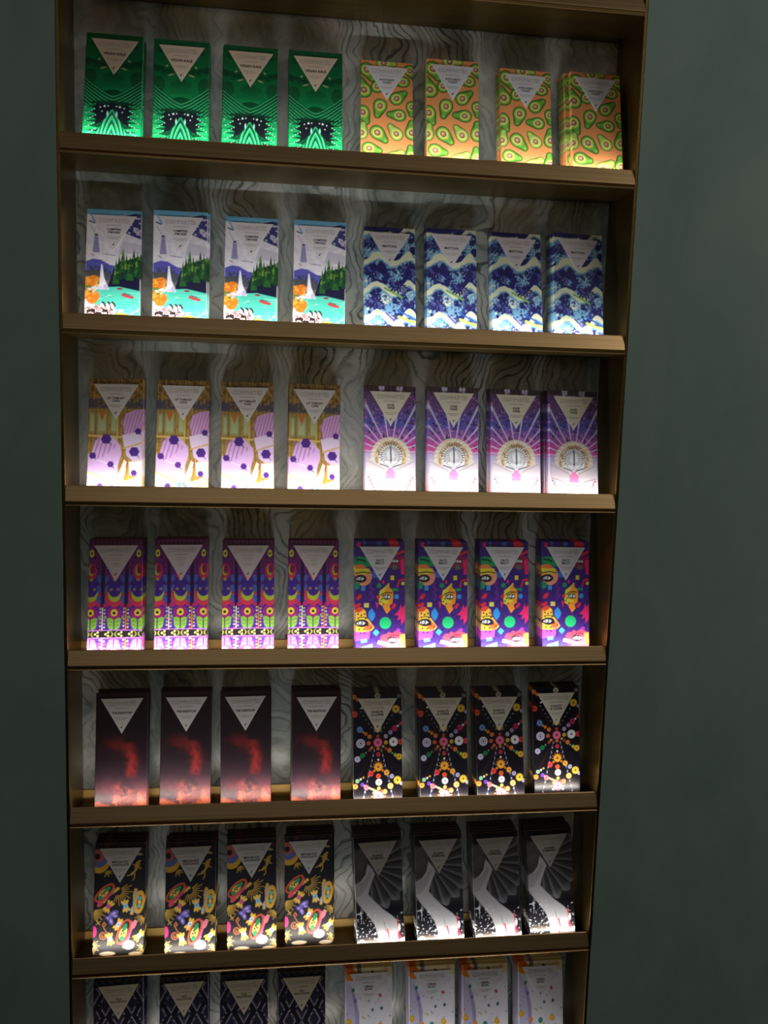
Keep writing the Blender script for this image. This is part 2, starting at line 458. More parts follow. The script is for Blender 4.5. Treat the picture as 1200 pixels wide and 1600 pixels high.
def art_shell(A):
    A.c[:] = A.grad([(0, (84, 58, 92)), (18, (104, 70, 132)), (34, (84, 84, 180)), (44, (150, 84, 168)), (54, (198, 70, 146)), (60, (206, 90, 158)), (61, (176, 166, 206)), (78, (202, 188, 202)), (105, (226, 160, 156))])
    A.put(sm(A.noise(2.2, 51, 3), .6, .66) * (A.y < 56), (44, 32, 70), .8)
    A.put(sm(A.noise(1.8, 52, 2), .68, .74) * (A.y < 56), (206, 140, 190), .7)
    A.put((A.y < 4) * 1.0, (70, 46, 54)); A.put((A.y < 4) * sm(np.sin(A.x * 1.6), .5, .7), (34, 22, 34))
    cx, cy = 22.5, 62
    ang = np.arctan2(A.x - cx, cy - A.y)
    rr = np.hypot(A.x - cx, A.y - cy)
    for a in (-82, -68, -54, -41, -27, -9, 9, 27, 41, 54, 68, 82):
        a = math.radians(a)
        d = np.abs(((ang - a + math.pi) % (2 * math.pi)) - math.pi) * rr - (0.15 + rr * .018)
        A.put(A.sd(d) * (rr > 10) * (A.y < 62), (206, 200, 236), .92)
    for x in (15.5, 29):
        A.box(x, 1.5, 1.2, 2.4, (200, 194, 232))
    # scalloped shell
    for s in (1, -1):
        for k in range(9):
            a = math.radians(s * (k * 13 + 5))
            A.disc(cx + 15.5 * math.sin(a), cy + 3 - 15.8 * math.cos(a), 3.2, (226, 216, 204)); A.ring(cx + 15.5 * math.sin(a), cy + 3 - 15.8 * math.cos(a), 2.9, .5, (150, 128, 110), .6)
    A.ell(cx, cy + 6, 15.5, 18, (212, 202, 196))
    n = A.noise(2, 53, 3)
    A.ell(cx, cy + 3, 14, 15.5, (168, 138, 100)); A.put(sm(n, .5, .58) * (rr < 15.5) * (A.y < 72), (216, 196, 164), .9)
    A.ell(cx, cy + 3.5, 10.5, 12, (226, 226, 228))
    fl = sm(np.sin(ang * 26), .2, .7) * (rr < 11) * (rr > 4) * (A.y < 68)
    A.put(fl, (74, 72, 84), .85); A.ring(cx, cy + 2, 8.2, .8, (120, 116, 124), .6)
    A.poly([(cx - .5, 54), (cx + .7, 54), (cx + 1, 66), (cx + .2, 72), (cx - .4, 66)], (46, 50, 78)); A.line([(cx - 9, 71), (cx - 2, 73.5)], 1.1, (64, 66, 84)); A.line([(cx + 9, 71), (cx + 2, 73.5)], 1.1, (64, 66, 84))
    for s in (-1, 1):
        A.poly([(cx + s * 3, 75), (cx + s * 21, 66), (cx + s * 22, 80), (cx + s * 7, 86)], (204, 192, 198)); A.line([(cx + s * 21, 68), (cx + s * 5, 76)], .7, (160, 144, 150)); A.line([(cx + s * 21, 80), (cx + s * 8, 84)], .8, (150, 130, 138))
        for k in range(6):
            A.line([(cx + s * (20 - k * 1.2), 82 + k * 3.2), (cx + s * (17.5 - k * 1.5), 86 + k * 3)], 1.3, (138, 116, 120))
            A.disc(cx + s * (20.6 - k * 1.2), 83 + k * 3.4, .6, (112, 88, 96))
    A.poly([(cx - 2, 74), (cx + 2, 74), (cx + 5, 84), (cx - 5, 84)], (226, 130, 182))
    for k in range(7):
        y = 85 + k * 3
        A.line([(cx - 13 + k * 1.2, y + 3), (cx - 6, y), (cx + 6, y), (cx + 13 - k * 1.2, y + 3)], 1.2, (226, 208, 216)); A.line([(cx - 13 + k * 1.2, y + 4.2), (cx - 6, y + 1.3), (cx + 6, y + 1.3), (cx + 13 - k * 1.2, y + 4.2)], .8, (140, 104, 118))
    A.put(sm(A.y, 99, 102), (196, 180, 226), .8)

def art_folk(A):
    A.c[:] = A.grad([(0, (96, 20, 76)), (20, (104, 28, 100)), (36, (66, 36, 140)), (60, (82, 40, 158)), (105, (108, 56, 190))])
    A.put((A.y < 6) * sm(np.sin(A.x * 1.7), .3, .6), (40, 14, 40), .8)
    n = A.noise(2.2, 61, 2, x=np.abs(((A.x - 22) % 20) - 10), y=A.y)
    A.put(sm(n, .56, .62) * (A.y > 8), (44, 20, 96), .8)
    K = (24, 14, 34)
    for cx in (2, 12, 22, 32, 42):
        if cx % 20 == 12:      # dark spines with beads
            A.line([(cx, 10), (cx, 105)], 3.0, K, .8)
            for y in range(14, 60, 3):
                A.disc(cx - 2.6, y, .7, (150, 30, 84)); A.disc(cx + 2.6, y, .7, (150, 30, 84))
            for y in range(34, 60, 9):
                for s in (-1, 1):
                    A.ell(cx + s * 3.4, y, 1.8, 3.4, (70, 92, 176), s * .2)
            for k, y in enumerate(range(60, 104, 3)):
                c = ((206, 196, 90), (238, 214, 226), (226, 92, 120), (236, 160, 96))[k % 4]
                A.disc(cx - 1.7, y, .8, c); A.disc(cx + 1.7, y + 1.2, .8, c); A.box(cx, y + .4, .45, 1.4, (226, 132, 70) if (cx // 20) % 2 else (228, 226, 236))
            continue
        # crescent
        A.ell(cx, 49, 8.2, 9.5, (212, 56, 84)); A.ell(cx, 46, 6.4, 8, K); A.ell(cx, 47, 5.8, 7.2, (178, 188, 52)); A.ell(cx, 43, 5.6, 7.2, (66, 34, 138))
        for s in (-1, 1):
            A.disc(cx + s * 3, 43.5, 1.1, (190, 180, 70)); A.disc(cx + s * 3, 43.5, .6, K); A.ell(cx + s * 7, 57, 2.6, 2, (190, 40, 110), s * .6)
        A.ell(cx, 64, 5.8, 5.6, (178, 36, 118)); A.ring(cx, 64, 4.4, .6, (112, 20, 90)); A.ell(cx, 63.6, 2.9, 3, (226, 206, 60)); A.disc(cx, 64, 1.3, K)
        for s in (-1, 1):
            A.poly([(cx + s * .5, 69.5), (cx + s * 3, 68), (cx + s * 6, 68.5), (cx + s * 5, 76), (cx + s * 2.6, 78.5), (cx + s * .5, 78)], (136, 186, 66)); A.ring(cx + s * 7.6, 67.5, 1, .7, (136, 186, 66))
            A.line([(cx + s * 1.4, 72), (cx + s * 4.4, 70.5)], .5, (70, 120, 40)); A.line([(cx + s * 1.4, 75), (cx + s * 4, 74)], .5, (70, 120, 40))
            A.poly([(cx + s * .5, 86), (cx + s * 4, 87), (cx + s * 6.4, 96), (cx + s * .5, 97)], (232, 124, 206)); A.line([(cx + s * 1.4, 91), (cx + s * 4.6, 89.5)], .5, (160, 60, 150))
        A.line([(cx, 68), (cx, 97)], .7, K)
        A.ell(cx, 98, 7.5, 5, (218, 80, 190)); A.ell(cx, 98, 3.4, 3.6, (246, 240, 246)); A.disc(cx, 97.8, 1.2, (110, 90, 170))
        A.ell(cx, 28, 4.6, 7, (190, 40, 76)); A.ell(cx, 27, 2.6, 4.6, (172, 172, 50)); A.ell(cx + .8, 26, 2.2, 4, (120, 20, 80)); A.disc(cx, 35, 1.2, (206, 190, 70)); A.disc(cx, 35, .6, K); A.ell(cx, 12, 2, 3.4, (206, 196, 56)); A.disc(cx, 12, 1, K)
    A.box(22.5, 82, 23, 2.9, K)
    for cx in (2, 22, 42):
        for s in (-1, 1):
            A.ell(cx + s * 5.2, 82, 4.6, 3, (176, 176, 78)); A.ell(cx + s * 5.8, 82, 4.2, 3.1, (18, 10, 26))
            for dx, dy in ((-1.3, 0), (.9, -1.5), (.9, 1.5)):
                A.disc(cx + s * 5.6 + dx, 82 + dy, .95, (232, 226, 130))
    A.line([(0, 79), (22.5, 78.6), (45, 79)], .7, (196, 130, 220)); A.line([(0, 85.4), (45, 85.4)], .7, (196, 130, 220))

def eye(A, x, y, s):
    A.ell(x + .3 * s, y, 3.1 * s, 2.0 * s, (16, 12, 18)); A.poly([(x - 2.4 * s, y + .3 * s), (x - 1 * s, y - 1.2 * s), (x + 1 * s, y - 1.2 * s), (x + 1.4 * s, y + .9 * s), (x - .6 * s, y + 1.3 * s)], (240, 240, 244))
    A.poly([(x + 1.5 * s, y - 1.2 * s), (x + 3.2 * s, y), (x + 1.5 * s, y + 1.2 * s)], (240, 240, 244))
    A.ring(x - .1 * s, y, 1.15 * s, .5 * s, (16, 12, 18)); A.disc(x + .1 * s, y, .5 * s, (16, 12, 18)); A.line([(x + .1 * s, y - 1 * s), (x + .2 * s, y)], .5 * s, (240, 240, 244))

def art_pop(A):
    A.c[:] = lin((62, 32, 122))
    rs = random.Random(5)
    for k in range(150):
        x, y, a = rs.uniform(0, 45), rs.uniform(0, 105), rs.uniform(0, 3)
        A.line([(x, y), (x + 1.3 * math.cos(a), y + 1.3 * math.sin(a))], .9, (26, 16, 52))
    A.line([(15, 38), (13, 41), (16, 44), (13.5, 47), (16, 50), (14, 53)], 2.4, (96, 40, 140))
    R, G, Y, P, B = (222, 40, 56), (24, 150, 86), (222, 206, 60), (226, 40, 108), (52, 146, 222)
    A.box(3, 3, 1.5, 2, P); A.box(8.5, 2.5, 1, 3, (44, 100, 170)); A.box(22, 2.5, 2, 2, (44, 100, 170)); A.ell(35, 2, 4, 4, R); A.line([(33, 4), (39, 3)], 3, R); A.line([(38, 12), (44, 9)], 2.4, R)
    A.poly([(0, 15), (3, 13.5), (9, 14.5), (14, 17), (20, 21.5), (16, 23), (0, 23)], G); A.line([(1, 16.5), (6, 17), (9, 18.5)], 1.4, (26, 16, 52))
    A.poly([(31, 20), (36, 14), (45, 13), (45, 24), (36, 26), (31, 24)], (150, 30, 84)); A.poly([(41, 17), (45, 16), (45, 30), (42, 30)], P); eye(A, 36, 18, 1.15); A.box(36, 23.5, 1.8, 1.8, (30, 130, 90))
    A.ell(7, 32, 8, 8.5, (232, 150, 118)); A.ell(4, 24, 5, 3, (232, 126, 66)); A.box(6, 27.5, 6.6, 2.5, Y); A.line([(0, 29), (7, 28), (13, 29)], 1, (22, 14, 30)); A.ell(4.5, 34, 5.5, 3.6, (24, 20, 34)); eye(A, 3.4, 34, 1.35)
    A.poly([(0, 37.5), (4, 38), (3, 43), (0, 44)], G); A.ell(18, 30, 3, 3.6, (50, 110, 200)); A.box(33.8, 33.2, 1.7, 2, Y); A.box(25.3, 37, 1.1, 1.5, P)
    A.line([(38.5, 41), (40, 35.5), (45, 34.6)], 1.5, R); A.disc(43.6, 38.4, 1.6, Y); A.poly([(19, 40), (20.5, 37.8), (23, 38.6), (23.6, 41), (21.5, 42.6), (19.6, 42)], G); A.box(6.8, 42.8, 1.8, 2.1, B); A.ell(3, 50.5, 3.2, 1.8, R, -.8); A.ell(2, 58, 3, 1.6, R, -.5)
    A.poly([(21, 53), (22, 45), (25.5, 42.5), (28.5, 40), (30.5, 37.5), (30.6, 42), (33.5, 44), (34.6, 51), (32, 57), (27, 60), (21.5, 57)], Y); A.poly([(27, 44), (29.5, 40.5), (30.8, 38), (31, 43), (34.5, 46), (34, 56), (30, 59), (30, 50)], (238, 152, 44)); A.poly([(24, 57), (30, 56), (32, 62), (28.4, 66), (25.5, 61)], (240, 150, 44)); A.disc(20.5, 50.5, 1.7, R)
    A.line([(23, 49), (27, 46.5), (33, 46.8)], 1, (22, 14, 30)); eye(A, 28, 50.5, 1.3)
    for x, y in ((22.6, 55), (25.4, 57), (24, 52.6)):
        A.disc(x, y, .7, (22, 14, 30))
    A.disc(37.6, 50.3, 2.2, B); A.box(36.6, 44, 2.6, 1.2, G); A.box(9.8, 58, 2.2, 2, (226, 214, 96)); A.poly([(18, 55), (20.8, 56), (19.6, 61.5)], P); A.box(35, 59, 1.3, 2.6, R, .6)
    A.poly([(14.6, 60.5), (18, 66), (17, 69.5), (14.4, 72.5), (11.2, 68), (11.6, 64)], B); A.poly([(45, 58), (42.6, 61), (41.4, 57), (39.6, 63), (35.5, 67), (39.6, 67.6), (38, 72), (41.5, 70), (42, 76), (45, 71)], P)
    A.poly([(0, 62), (5, 60), (9, 63), (9.5, 68), (14, 74), (17, 78), (14, 81), (8, 82), (0, 82)], (250, 196, 70)); A.poly([(9, 71), (16, 77), (13, 81), (8, 80)], (240, 110, 60)); A.ell(3, 62, 3.6, 2.2, (226, 76, 50), -.4); A.ell(6, 69.5, 5, 1.1, (22, 14, 30)); A.box(5.6, 70.4, 2.6, 1.1, (232, 214, 70)); A.ell(5.5, 74, 6, 3.4, (30, 20, 44)); eye(A, 4, 74, 1.5)
    for x, y in ((2, 66), (5, 67), (8, 66), (3, 79.5), (7.5, 79.5), (11, 76), (14, 78)):
        A.disc(x, y, .8, (22, 14, 30))
    A.disc(27, 74, 5.3, (34, 190, 116)); A.poly([(0, 83), (2.5, 81), (4, 84.5), (6, 81.6), (8, 84.6), (10, 81), (13, 82), (12, 88), (0, 90)], (220, 76, 190)); A.box(18.5, 82.6, 2.1, 2.1, (66, 200, 232), .7); A.box(7.4, 90, 2.8, 1.3, (92, 206, 220), -.15); A.poly([(4, 96), (15, 92.5), (15, 98), (4, 99)], (110, 210, 222))
    A.poly([(22, 88), (24, 84.6), (28, 84), (30, 82), (33, 83.5), (37, 81), (42, 83), (45, 86), (45, 105), (28, 105), (24, 92)], (230, 70, 96)); A.poly([(27, 92), (36, 87), (45, 90), (45, 105), (30, 105)], (240, 120, 170)); A.line([(29, 88), (34, 84.8), (41, 85.8)], .9, (60, 20, 60)); eye(A, 33, 89.5, 1.5); A.box(23.5, 92, 3.6, 1.5, (246, 238, 226), .2); A.poly([(40, 85), (45, 84), (45, 96), (42, 96)], (240, 170, 70))
    A.ell(39, 80.5, 2, 1.4, (160, 50, 170))

def art_smoke(A):
    A.c[:] = A.grad([(0, (40, 14, 18)), (30, (26, 10, 16)), (60, (32, 14, 24)), (105, (74, 42, 56))])
    wx = A.noise(9, 71, 4); wy = A.noise(9, 72, 4)
    n = A.noise(10, 73, 5, x=A.x + 18 * wx, y=A.y + 18 * wy)
    path = 27 + 3.5 * np.sin((A.y - 50) * .09)
    plume = np.exp(-((A.x - path - 2) / 4.5) ** 2) * sm(A.y, 38, 50) * sm(A.y, 84, 74)
    A.put(plume * sm(n, .36, .6), (140, 30, 28), .7); A.put(plume * sm(n, .5, .7), (186, 50, 38), .45)
    A.put(np.exp(-((A.x - 17) / 10) ** 2 - ((A.y - 46) / 6) ** 2) * sm(n, .4, .62), (112, 26, 22), .7)
    low = sm(A.y + 8 * np.exp(-((A.x - 20) / 9) ** 2), 82, 100)
    A.put(low * sm(n, .34, .6), (196, 78, 66), .8); A.put(low * sm(n, .46, .66), (240, 130, 84), .7)
    A.put(sm(A.y, 70, 95) * sm(A.noise(12, 75, 3), .5, .7), (150, 60, 70), .4)
    A.put(sm(np.sin(A.x * 2 * math.pi / 1.55), .2, .8) * sm(A.y, 45, 75), (30, 14, 24), .55)

def donut(A, x, y, r, c, hole=(40, 24, 22)):
    A.disc(x, y, r, c); A.ring(x, y, r * .62, r * .22, tuple(min(255, int(v * 1.12) + 8) for v in c), .6)
    if r > 1.3:
        A.disc(x, y, r * .22, hole)

def art_donuts(A):
    A.c[:] = lin((20, 18, 26))
    for k in range(22):
        a = k * math.pi * 2 / 22 + .1
        A.line([(22.7 + 5 * math.cos(a), 45 + 5 * math.sin(a)), (22.7 + 70 * math.cos(a), 45 + 70 * math.sin(a))], .5, (70, 34, 44) if k % 3 else (34, 28, 40))
    rs = random.Random(3)
    for s in (-1, 1):
        for k in range(11):
            A.ell(22.7 + s * (3.4 + k * 1.12), 52 + k * 4.6, .5, .9, (206, 216, 226)); 
        A.line([(22.7 + s * 3, 50), (22.7 + s * 16, 103)], .35, (96, 104, 130))
        for k in range(6):
            A.disc(22.7 + s * (3.5 + k * 2.5), 35 - k * 3.6, .55, (150, 160, 180))
    O, RD, Yw, W, PK, L = (232, 128, 44), (222, 72, 50), (226, 178, 48), (234, 230, 236), (222, 106, 136), (180, 172, 214)
    for k in range(12):
        A.disc(10 + k * 1.1, 84 + k * .5 - .6, .8, ((250, 214, 130), (240, 236, 220), (250, 180, 90))[k % 3])
    for x, y, r, c in ((22.5, 2.6, 2.7, (206, 196, 172)), (.6, 3.3, 2, O), (3.8, 5.6, 1.7, O), (42.8, 2.8, 1.8, (120, 134, 128)), (40, 14.8, 3.5, Yw), (44.6, 18, 1.5, L), (.9, 19.2, 2.8, RD), (7.5, 13.5, .9, W),
                       (22.6, 32, 3.6, (196, 158, 60)), (5.8, 33, 2.8, (104, 140, 206)), (9, 35.5, .9, Yw), (11.4, 37, 1.5, O), (15, 39.5, 1.9, O), (38.5, 32.4, 2.7, (178, 42, 84)), (41.6, 30.2, 1, W), (44.5, 28, 1.6, (200, 50, 60)), (34.6, 36, 1.9, (170, 140, 196)), (30.2, 39.4, 1.9, (176, 174, 196)), (22.7, 39.2, 1.4, (190, 80, 50)),
                       (6.5, 45.5, 4.1, (214, 210, 232)), (14, 45.4, 1.8, (226, 100, 48)), (22.7, 45, 4.0, PK), (30.2, 45, 1.8, Yw), (37.4, 44.6, 4.1, W), (44, 44.6, 2.5, (222, 56, 64)),
                       (17, 49.5, 1.3, O), (15, 51.6, 1.5, (150, 80, 50)), (8.2, 56.4, 2.2, (30, 130, 80)), (11.3, 54, .9, (110, 140, 110)), (3.5, 59.6, 2.7, (200, 196, 222)), (27.6, 48.6, 1.1, (190, 190, 70)), (30.2, 50.4, 1.4, (170, 60, 80)), (33.6, 52.2, 2, O), (36.2, 54.6, 1, (90, 150, 120)), (39, 56.4, 1.5, (186, 196, 66)), (42.6, 58, 2.8, Yw), (22.8, 50.5, 1.4, O), (23, 55.6, 2.0, (196, 58, 66)), (23, 60.4, 1, W),
                       (23, 66.8, 3.8, (236, 166, 52)), (15.8, 72.8, 2.5, (232, 66, 60)), (19, 70.4, 1.1, O), (27, 70, 1.1, O), (30.7, 72, 2.5, (242, 166, 66)), (23, 75, 2.2, (236, 92, 50)), (35.5, 75.4, 2, L), (40.8, 79, 3.5, (238, 196, 64)), (44.4, 82, 1.6, L), (34.2, 84, 2.6, (246, 200, 110)), (23.3, 80.4, 3, W), (3.4, 79, 1.8, (150, 206, 150)), (1.5, 83.8, 2.3, (244, 150, 66)), (8, 82.3, 1.8, (126, 66, 190)), (11.7, 85, 2.3, (238, 116, 130)), (23.3, 86, 1.5, (238, 220, 90)), (29, 89, 2.1, (244, 140, 80)), (19.4, 90, 1.6, (250, 200, 120)), (23, 93, 4.4, (232, 120, 140)), (6.5, 77.5, 1, W), (9, 76, .9, Yw), (18.5, 96, 1.2, W), (28, 96, 1.2, W)):
        donut(A, x, y, r, c)
    for k in range(10):
        a = k * .63
        A.disc(6.5 + 2.4 * math.cos(a), 45.5 + 2.4 * math.sin(a), .5, (70, 70, 120))
    for k in range(7):
        a = math.pi * (1 + k / 6)
        A.line([(23 + 4.2 * math.cos(a), 66.8 + 4.2 * math.sin(a)), (23 + 5.4 * math.cos(a), 66.8 + 5.4 * math.sin(a))], .6, (214, 110, 50)); A.line([(23 + 4.8 * math.cos(a), 93 + 4.8 * math.sin(a)), (23 + 6.4 * math.cos(a), 93 + 6.4 * math.sin(a))], .7, (240, 120, 80))

def burst(A, x, y, r0, r1, n, a0, a1, c):
    for k in range(n):
        a = math.radians(a0 + (a1 - a0) * k / max(1, n - 1)); q = r1 * (1 if k % 2 else .75)
        A.line([(x + r0 * math.cos(a), y + r0 * math.sin(a)), (x + q * math.cos(a), y + q * math.sin(a))], .6, c)

def petal(A, x, y, a, cc):
    for k in (-1, 0, 1):
        A.ell(x + 3.4 * math.cos(a + k * .55), y + 3.4 * math.sin(a + k * .55), 2.6, 1.2, (238, 194, 84), a + k * .55); A.ell(x - 3.4 * math.cos(a + k * .55), y - 3.4 * math.sin(a + k * .55), 2.6, 1.2, (238, 194, 84), a + k * .55)
    for k in range(5):
        A.disc(x + 1.3 * math.cos(k * 1.256), y + 1.3 * math.sin(k * 1.256), 1.1, cc)
    A.disc(x, y, .8, (96, 140, 190))

def fiesta(A, x, y, rx, ry, a, rim, fringe, inner):
    ca, sa = math.cos(a), math.sin(a)
    P = lambda u, v: (x + u * ca - v * sa, y + u * sa + v * ca)
    for k in range(9):
        A.disc(*P(-rx + 2 * rx * k / 8, ry * 1.05 + .6 * math.sin(k * 1.0)), 1.5, (232, 176, 66))
    A.ell(*P(0, ry * .45), rx * .95, ry * .8, fringe, a); A.ell(*P(rx * .45, ry * .5), rx * .4, ry * .5, (86, 152, 84), a, .8)
    A.ell(x, y, rx, ry, rim, a); A.ell(x, y, rx * .84, ry * .68, (24, 20, 28), a); A.ell(*P(-rx * .1, 0), rx * .5, ry * .6, inner, a); A.ell(*P(rx * .35, -ry * .1), rx * .3, ry * .34, (42, 150, 92), a); A.ell(*P(-rx * .5, ry * .15), rx * .2, ry * .35, (42, 150, 92), a)
    for u, v in ((-.2, -.2), (.02, -.2), (-.08, .12)):
        A.disc(*P(rx * u, ry * v), .8, (40, 26, 30))

def art_fiesta(A):
    A.c[:] = lin((20, 19, 27))
    A.put((A.y < 8) * sm(A.noise(3, 81, 3), .55, .62), (96, 32, 32), .6)
    G = (206, 164, 60)
    A.ell(4, 17, 9, 10, (206, 156, 50), .2); A.ell(3, 14, 8, 8, (90, 100, 150), .2); A.ell(2.5, 11, 6, 5.5, (176, 90, 80), .2); A.ell(2, 12, 2.4, 2.8, (40, 24, 34)); burst(A, 10, 24, 2, 6.5, 6, 20, 100, G); A.ell(38, 10.5, 4.5, 1.1, (170, 150, 110), .2)
    A.line([(40, 17), (37, 19), (38.5, 22), (36, 25.5), (33, 29)], 1.8, (190, 150, 56)); A.ell(37.6, 21, 1.9, 3.4, (176, 138, 50), .5); A.line([(34, 20), (37, 21), (41, 24)], .9, (190, 150, 56)); A.line([(35.4, 26.5), (35.4, 32), (34, 34)], .9, (190, 150, 56)); A.line([(29, 30), (32, 29), (33.4, 27)], .9, (190, 150, 56))
    burst(A, 21, 43.5, 4, 13, 12, -35, 110, G); fiesta(A, 9, 44.5, 11, 4.8, math.radians(-42), (212, 88, 52), (206, 54, 132), (226, 190, 92))
    A.ell(5.5, 54.5, 3, 2, (222, 80, 100), -.6)
    petal(A, 13, 57, -1.0, (222, 80, 130)); petal(A, 28.2, 57, 1.35, (150, 200, 230))
    fiesta(A, 40.5, 54, 10.5, 4.6, math.radians(97), (236, 176, 54), (130, 170, 220), (90, 170, 190)); A.ell(40.5, 54, 9.6, 3.4, (236, 176, 54), math.radians(97)); A.ell(40.5, 54, 6.5, 2.2, (30, 26, 34), math.radians(97)); A.disc(40.7, 50.5, 1.8, (96, 190, 200)); A.disc(40.3, 57.5, 1.8, (96, 190, 200)); A.ell(40.5, 54, 1.5, 2, (236, 206, 130))
    burst(A, -1, 60, 2, 12, 9, -5, 75, G); burst(A, 45, 67, 1.5, 8, 7, 95, 190, G); burst(A, -1, 92, 2, 7, 8, -60, 70, (236, 206, 110)); burst(A, 46, 95, 2, 7, 7, 110, 220, (236, 206, 110))
    for x, y, a, r in ((17.6, 63.5, -.5, 4.6), (13.4, 67.5, .4, 3.4), (15.5, 70, 1.2, 3.6), (19, 65.6, .2, 3)):
        A.ell(x, y, r, r * .55, (112, 96, 186), a); A.ell(x, y, r * .45, r * .22, (196, 180, 226), a)
    A.line([(33.5, 59), (33, 63.5)], .7, (150, 190, 230)); A.line([(31.6, 60.6), (35, 61.2)], .6, (150, 190, 230)); A.line([(2.5, 69), (5.5, 73)], .6, G); A.line([(2.4, 72.6), (6, 70)], .6, G)
    t = np.linspace(0, 1, 26)
    A.line([(8.6 + (3.4 * (1 - .8 * s)) * math.cos(9.5 * s + 1), 82.5 + (3.6 * (1 - .8 * s)) * math.sin(9.5 * s + 1)) for s in t], .9, (196, 112, 66)); A.line([(11, 85), (12.4, 81), (10, 77), (8, 73.5), (9.5, 71), (11, 73), (9.6, 74.5)], .9, (196, 112, 66))
    A.ell(.5, 79, 2.6, 5, (226, 60, 140)); petal(A, 22.5, 73.5, -1.0, (220, 230, 240)); petal(A, 15, 86, 1.35, (226, 226, 240)); petal(A, 41, 84, -.7, (200, 220, 200))
    fiesta(A, 27, 80, 12, 5.4, math.radians(-68), (216, 86, 54), (226, 96, 176), (234, 220, 120)); A.ell(36, 74, 2.2, 4, (236, 130, 150), .4); A.ell(32, 92, 5, 4, (246, 230, 240)); A.ell(13, 99, 7, 1.8, (246, 236, 214)); A.ell(38, 100, 6, 1.8, (246, 236, 214))

def art_dancer(A):
    A.c[:] = A.grad([(0, (38, 36, 38)), (60, (48, 47, 50)), (66, (22, 21, 26)), (105, (34, 33, 38))])
    cx, cy = 14, 27
    ang = np.arctan2(A.x - cx, A.y - cy); rr = np.hypot(A.x - cx, A.y - cy)
    edge = 40 + 2.2 * np.sin(ang * 20)
    sk = (rr < edge) & (ang > -.25) & (ang < 2.4) & (A.y > 5)
    A.put(sk.astype(float), (68, 66, 68)); A.put(sk * sm(np.sin(ang * 22 + rr * .02), .0, .9), (112, 110, 114), .8); A.put(sk * sm(np.sin(ang * 22 + 2.2), .4, 1), (40, 39, 42), .8); A.put(sk * sm(rr, 32, 40), (156, 154, 160), .3)
    A.put((A.y < 60) * (A.x < 12) * (A.y > 12) * 1.0, (76, 74, 74)); A.put((A.y < 42) * (A.x < 11) * (A.y > 8) * sm(np.sin(A.y * .5 + A.x * .3), 0, .8), (98, 96, 96), .7)
    A.ell(4, 36, 8, 3, (40, 38, 40), -.3); A.line([(9.5, 20), (11, 24), (9.4, 32)], 1.4, (34, 32, 36))
    A.poly([(0, 8), (9, 14), (14, 24), (14, 31), (8, 40), (0, 40)], (96, 94, 94), .5)
    leg = [(0, 42), (5, 40), (10, 34), (12.5, 24), (17, 30), (19, 34), (14, 45), (12, 52), (17, 58), (25, 66), (34, 73), (38, 77), (40, 84), (39, 94), (36, 105), (20, 105), (20, 90), (17, 80), (11, 71), (3, 61), (0, 56)]
    A.poly(leg, (188, 186, 188)); A.poly([(0, 42), (8, 40), (12, 34), (14, 30), (16, 34), (10, 46), (5, 53), (0, 54)], (150, 148, 150), .6); A.line([(26, 78), (28, 88), (28, 105)], .9, (150, 148, 154)); A.line([(31, 80), (33, 90)], .7, (170, 168, 174))
    A.put((A.y > 66) * sm(A.noise(1.5, 91, 2), .7, .74) * (A.x < 19), (226, 226, 230), .9); A.put((A.y > 70) * sm(A.noise(1.3, 92, 2), .72, .76) * (A.x > 38), (226, 226, 230), .9)
    A.poly([(38, 96), (45, 93), (45, 105), (36, 105)], (150, 150, 156)); A.line([(38.6, 76), (39.4, 84), (40.4, 92)], 1.2, (206, 36, 62)); A.poly([(38.6, 88), (41.6, 92), (40.8, 96), (38.4, 95)], (206, 36, 62)); A.line([(29, 85), (30.4, 92), (29.2, 97), (31.5, 103)], 1.3, (206, 36, 62)); A.poly([(29, 99), (35, 98), (35, 105), (28.5, 105)], (206, 40, 66))
    A.ell(40.4, 84, 1.2, 3.4, (230, 226, 228))

def art_scales(A):
    A.c[:] = lin((24, 22, 34))
    xm = np.abs(A.x - 22.5)
    A.put((A.y < 5) * sm(np.sin(xm * .9 + A.y), .2, .8), (70, 70, 66), .6)
    n = A.noise(1.4, 95, 2, x=xm, y=A.y)
    for px, off in ((12, 0), (22.5, 11), (0.5, 11)):
        u = np.abs(xm - px)
        v = np.abs(((A.y - 22 - off + 11) % 22) - 11)
        d = u * 1.7 + v
        A.put(sm(np.abs(d - 9.6), 1.6, .4) * (A.y > 6) * sm(n, .35, .5), (150, 146, 158), .9); A.put(sm(np.abs(d - 6.6), .9, .2) * (A.y > 6), (74, 68, 96), .8); A.put(sm(d, 5, 2) * (A.y > 6), (44, 38, 72), .8)
    A.line([(22.5, 36), (22.5, 105)], .6, (60, 58, 74))

